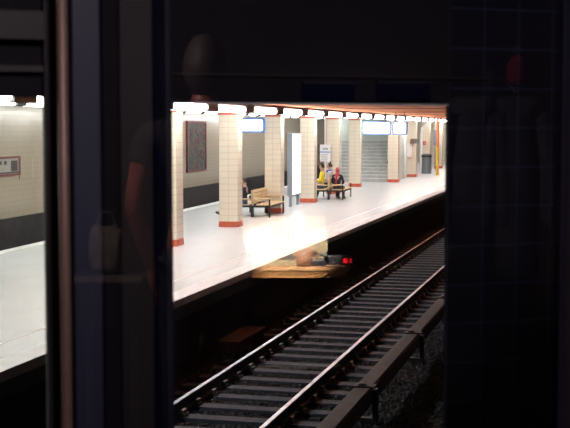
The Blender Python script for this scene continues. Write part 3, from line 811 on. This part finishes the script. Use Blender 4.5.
# local x is mirrored: cut corner must lie to the picture right (negative x)
bx = MB().extrude([(.068, .0), (.068, .20), (-.070, .20), (-.070, .09), (-.030, .0)], 0, .20)
obj('carton', bx, M['creampaper'], t, .004); obj('flap', MB().box(-.066, .02, .20, .064, .18, .206), M['creampaper'], t)
p = ondesk(304.5, .07)
t = thing('mug', 'brown mug standing at the front of the desk', 'mug', p, DROT)
f = obj('cup', MB().lathe([(.050, 0), (.056, .01), (.058, .115), (.053, .115), (.051, .02)], 20), M['mug'], t, smooth=True)
obj('handle', MB().tube([(-.056, 0, .03), (-.085, 0, .04), (-.09, 0, .07), (-.08, 0, .09), (-.056, 0, .095)], .007, 8), M['mug'], f)
p = ondesk(314, .03)
t = thing('telephone', 'small black telephone lying in front of the card box', 'telephone', p, DROT)
obj('base', MB().extrude([(-.09, 0), (.075, 0), (.06, .035), (-.07, .05)], 0, .10), M['clockcase'], t, .006)
obj('handset', MB().tube([(-.085, .05, .065), (-.05, .05, .078), (.03, .05, .07), (.065, .05, .05)], [.018, .012, .012, .018], 10), M['clockcase'], t)
p = ondesk(339, .10)
t = thing('digital_clock', 'black digital clock with red digits on the right of the desk', 'clock', p, DROT)
f = obj('case', MB().box(-.10, 0, .0, .10, .08, .062), M['clockcase'], t, .005)
dg = MB()
def seg7(x, ch):
    w, h, th, z0 = .011, .026, .0035, .018
    S_ = {'0': 'abcdef', '1': 'bc', '8': 'abcdefg'}[ch]
    B = dict(a=(0, h - th, w, h), d=(0, 0, w, th), g=(0, h / 2 - th / 2, w, h / 2 + th / 2), b=(0, h / 2, th, h), c=(0, 0, th, h / 2), f=(w - th, h / 2, w, h), e=(w - th, 0, w, h / 2))
    for s in S_:
        q = B[s]; dg.box(x + q[0], -.003, z0 + q[1], x + q[2], -.0005, z0 + q[3])
for x in (-.040, -.055, -.084): seg7(x, '0')
for z in (.024, .034): dg.box(-.066, -.003, z, -.063, -.0005, z + .003)
obj('digits', dg, M['digit'], f)
# desk lamp
p = ondesk(290, .45)
t = thing('desk_lamp', 'desk lamp with dark shade shining on the desk', 'lamp', p, DROT)
obj('base', MB().lathe([(.08, 0), (.08, .015), (.02, .03)], 20), M['black'], t)
obj('arm', MB().tube([(0, 0, .02), (.03, .14, .55), (0, -.72, .94)], .010, 8), M['black'], t)
f = obj('shade', MB().lathe([(.03, 1.02), (.05, 1.0), (.13, .88), (.125, .88), (.045, .985)], 20, (0, -.80, -.12)), M['black'], t)
obj('bulb', MB().lathe([(.012, .865), (.03, .85), (.035, .82), (.02, .80)], 14, (0, -.80, 0)), M['bulb'], f, smooth=True)
ldt = bpy.data.lights.new('desk_lamp_light', 'SPOT'); ldt.energy = 1900; ldt.color = (1, .87, .70); ldt.spot_size = math.radians(46); ldt.spot_blend = .25; ldt.shadow_soft_size = .05
lo = link(bpy.data.objects.new('desk_lamp_light', ldt)); lo.parent = t; lo.location = (0, -.80, .775); lo.rotation_euler = (math.radians(40), 0, 0)
# photographer's companion, mirrored: bare arm at the left
PD = 4.7
sh = at_depth(136, 128, PD); wr = at_depth(150, 272, PD); el = at_depth(133, 205, PD)
base = at_depth(205, 150, PD); root = mirror(base); root.z = FZ
t = thing('person', 'dim figure in black short-sleeved shirt, bare arm mirrored in the dark glass', 'person', root, DROT)
def loc(p): d = p - base; return V((-d.dot(Rh), d.dot(Fh), p.z - FZ))
J = {}
shl, ell, wrl = loc(sh), loc(el), loc(wr)
zsh = shl.z
# facing the pane: local -y
J.update(pelvis=(0, 0, zsh - .50), chest=(0, 0, zsh - .10), neck=(0, 0, zsh + .07), head=(0, .02, zsh + .21))
J.update(shL=(shl.x - .05, 0, zsh - .02), elL=(ell.x + .0, -.02, ell.z), wrL=(wrl.x, .05, wrl.z), thL=(-.3, 1, 0))
J.update(shR=(-.19, 0, zsh - .02), elR=(-.24, .04, zsh - .30), wrR=(-.02, .17, zsh - .32), thR=(0, 0, 1))
for s, sx in (('L', 1), ('R', -1)):
    J.update({'hip' + s: (sx * .10, 0, zsh - .56), 'kn' + s: (sx * .11, .02, .50), 'an' + s: (sx * .12, -.02, .09), 'toe' + s: (sx * .14, .15, .04)})
figure(t, J, (0, 1, 0), M['skin_redlight'], M['tee'], M['jacket_d'], M['hair_d'], bare_arms=True, long=True)
# canvas bag on a shelf seen in the glass
BD = 4.9
pb = at_depth(102, 275, BD); c2 = mirror(pb)
t = thing('shelf', 'narrow dark shelf with pale edge, mirrored behind the post', 'shelf', c2, DROT)
sw = .16
obj('board', MB().box(-.16, .02, -.03, .12, .26, -.005), M['plank'], t); obj('edge', MB().box(-.16, .0, -.03, .12, .02, -.005), M['canvas'], t)
obj('leg', MB().box(-.13, .10, FZ - c2.z, -.10, .13, -.03), M['black'], t); obj('leg', MB().box(.06, .10, FZ - c2.z, .09, .13, -.03), M['black'], t)
t = thing('canvas_bag', 'crumpled beige canvas bag on the narrow shelf', 'bag', c2 + V((0, 0, -.004)), DROT)
bm = bmesh.new(); bmesh.ops.create_uvsphere(bm, u_segments=28, v_segments=20, radius=.1)
for v in bm.verts:
    x, y, z = v.co; k = 1 + .06 * math.sin(x * 90 + z * 50) + .05 * math.sin(z * 110 + y * 60)
    q = [math.copysign(abs(c_ / .1) ** .55, c_) * .1 for c_ in (x, y, z)]
    v.co = (q[0] * .72 * k, q[1] * .6 * k + .13, max(q[2] * k, -.1) + .1)
me = bpy.data.meshes.new('sack'); bm.to_mesh(me); bm.free()
obj('sack', me, M['canvas'], t, smooth=True); obj('strap', MB().tube([(-.04, .13, .19), (-.02, .13, .25), (.02, .13, .25), (.04, .13, .19)], .008, 8), M['canvas'], t)
KD = 5.5
pk = at_depth(492, 150, KD); kc = mirror(pk); kc.z = FZ
def kz(py): return at_depth(492, py, KD).z - FZ
def kx(px): return -(px - 492) / 1200 * KD
t = thing('coat_stand', 'dark coat stand with hooks, mirrored in the dark glass on the right', 'coat stand', kc, DROT)
ht = kz(70)
obj('pole', MB().tube([(0, .06, .02), (0, .06, ht)], .018, 10), M['black'], t); obj('base', MB().lathe([(.22, 0), (.22, .02), (.04, .05)], 20, (0, .06, 0)), M['black'], t)
for px in (470, 515): obj('hook', MB().tube([(0, .06, ht - .02), (kx(px) * .6, .04, ht - .05), (kx(px), .0, ht - .10), (kx(px), -.03, kz(93))], .008, 8), M['black'], t)
for px, lab in ((470, 'grey coat hanging on the left hook of the coat stand'), (515, 'grey coat hanging on the right hook of the coat stand')):
    t = thing('coat', lab, 'coat', kc + Matrix.Rotation(DROT, 4, 'Z') @ V((kx(px), -.05, kz(100))), DROT, 'coats on the coat stand')
    obj('body', skin_mesh('coat', [{'v': [((0, 0, .0), (.05, .05)), ((.0, 0, -.25), (.11, .07)), ((0, 0, -.62), (.12, .07)), ((0, 0, -.85), (.12, .08)), ((.10, 0, -.045), .045), ((-.10, 0, -.045), .045)], 'e': [(0, 1), (1, 2), (2, 3), (0, 4), (0, 5)]}]), M['coat'], t)
    for sx in (-1, 1): obj('sleeve', skin_mesh('sleeve', [{'v': [((sx * .11, 0, -.05), .05), ((sx * .14, -.02, -.3), .045), ((sx * .14, -.03, -.58), .042)], 'e': [(0, 1), (1, 2)]}]), M['coat'], t)
p = kc + Matrix.Rotation(DROT, 4, 'Z') @ V((kx(517), .02, kz(84)))
t = thing('cap', 'red knitted cap hanging above the right coat', 'cap', p, DROT)
obj('crown', MB().lathe([(.045, 0), (.055, .02), (.052, .08), (.03, .12), (.008, .135)], 18), M['capred'], t, smooth=True); obj('bobble', MB().lathe([(.008, .13), (.024, .145), (.024, .165), (.008, .18)], 14), M['coat'], t, smooth=True)
# added globe lamp, unseen above the camera, filling the cabin with light
gp = CAM + uw * .3 + nw * .2; gp.z = TZ
t = thing('added_globe_lamp', 'added round fill lamp on the cabin ceiling, out of view', 'lamp', gp, WROT)
obj('globe', MB().lathe([(.03, -.17), (.07, -.155), (.09, -.11), (.08, -.06), (.05, -.03)], 18), M['dim'], t, smooth=True); obj('rose', MB().lathe([(.06, -.03), (.06, 0)], 18), M['black'], t)
# ------------------------------------------------------------------ world, camera
w = bpy.data.worlds.new('world'); S.world = w; w.use_nodes = True
w.node_tree.nodes['Background'].inputs['Color'].default_value = (.6, .7, 1, 1); w.node_tree.nodes['Background'].inputs['Strength'].default_value = .002
cd = bpy.data.cameras.new('camera'); co = link(bpy.data.objects.new('camera', cd))
cd.sensor_fit = 'HORIZONTAL'; cd.sensor_width = 36; cd.lens = FPX / 570 * 36; cd.clip_start = .05; cd.clip_end = 400
co.matrix_world = Matrix(((Rh.x, Up.x, -Fw.x, CAM.x), (Rh.y, Up.y, -Fw.y, CAM.y), (Rh.z, Up.z, -Fw.z, CAM.z), (0, 0, 0, 1)))
cd.dof.use_dof = True; cd.dof.focus_distance = 34; cd.dof.aperture_fstop = 10
S.camera = co
vs = S.view_settings; S.display_settings.display_device = 'sRGB'
vs.view_transform = 'Standard'; vs.look = 'None'; vs.gamma = 1; vs.use_curve_mapping = False; vs.exposure = 0.55
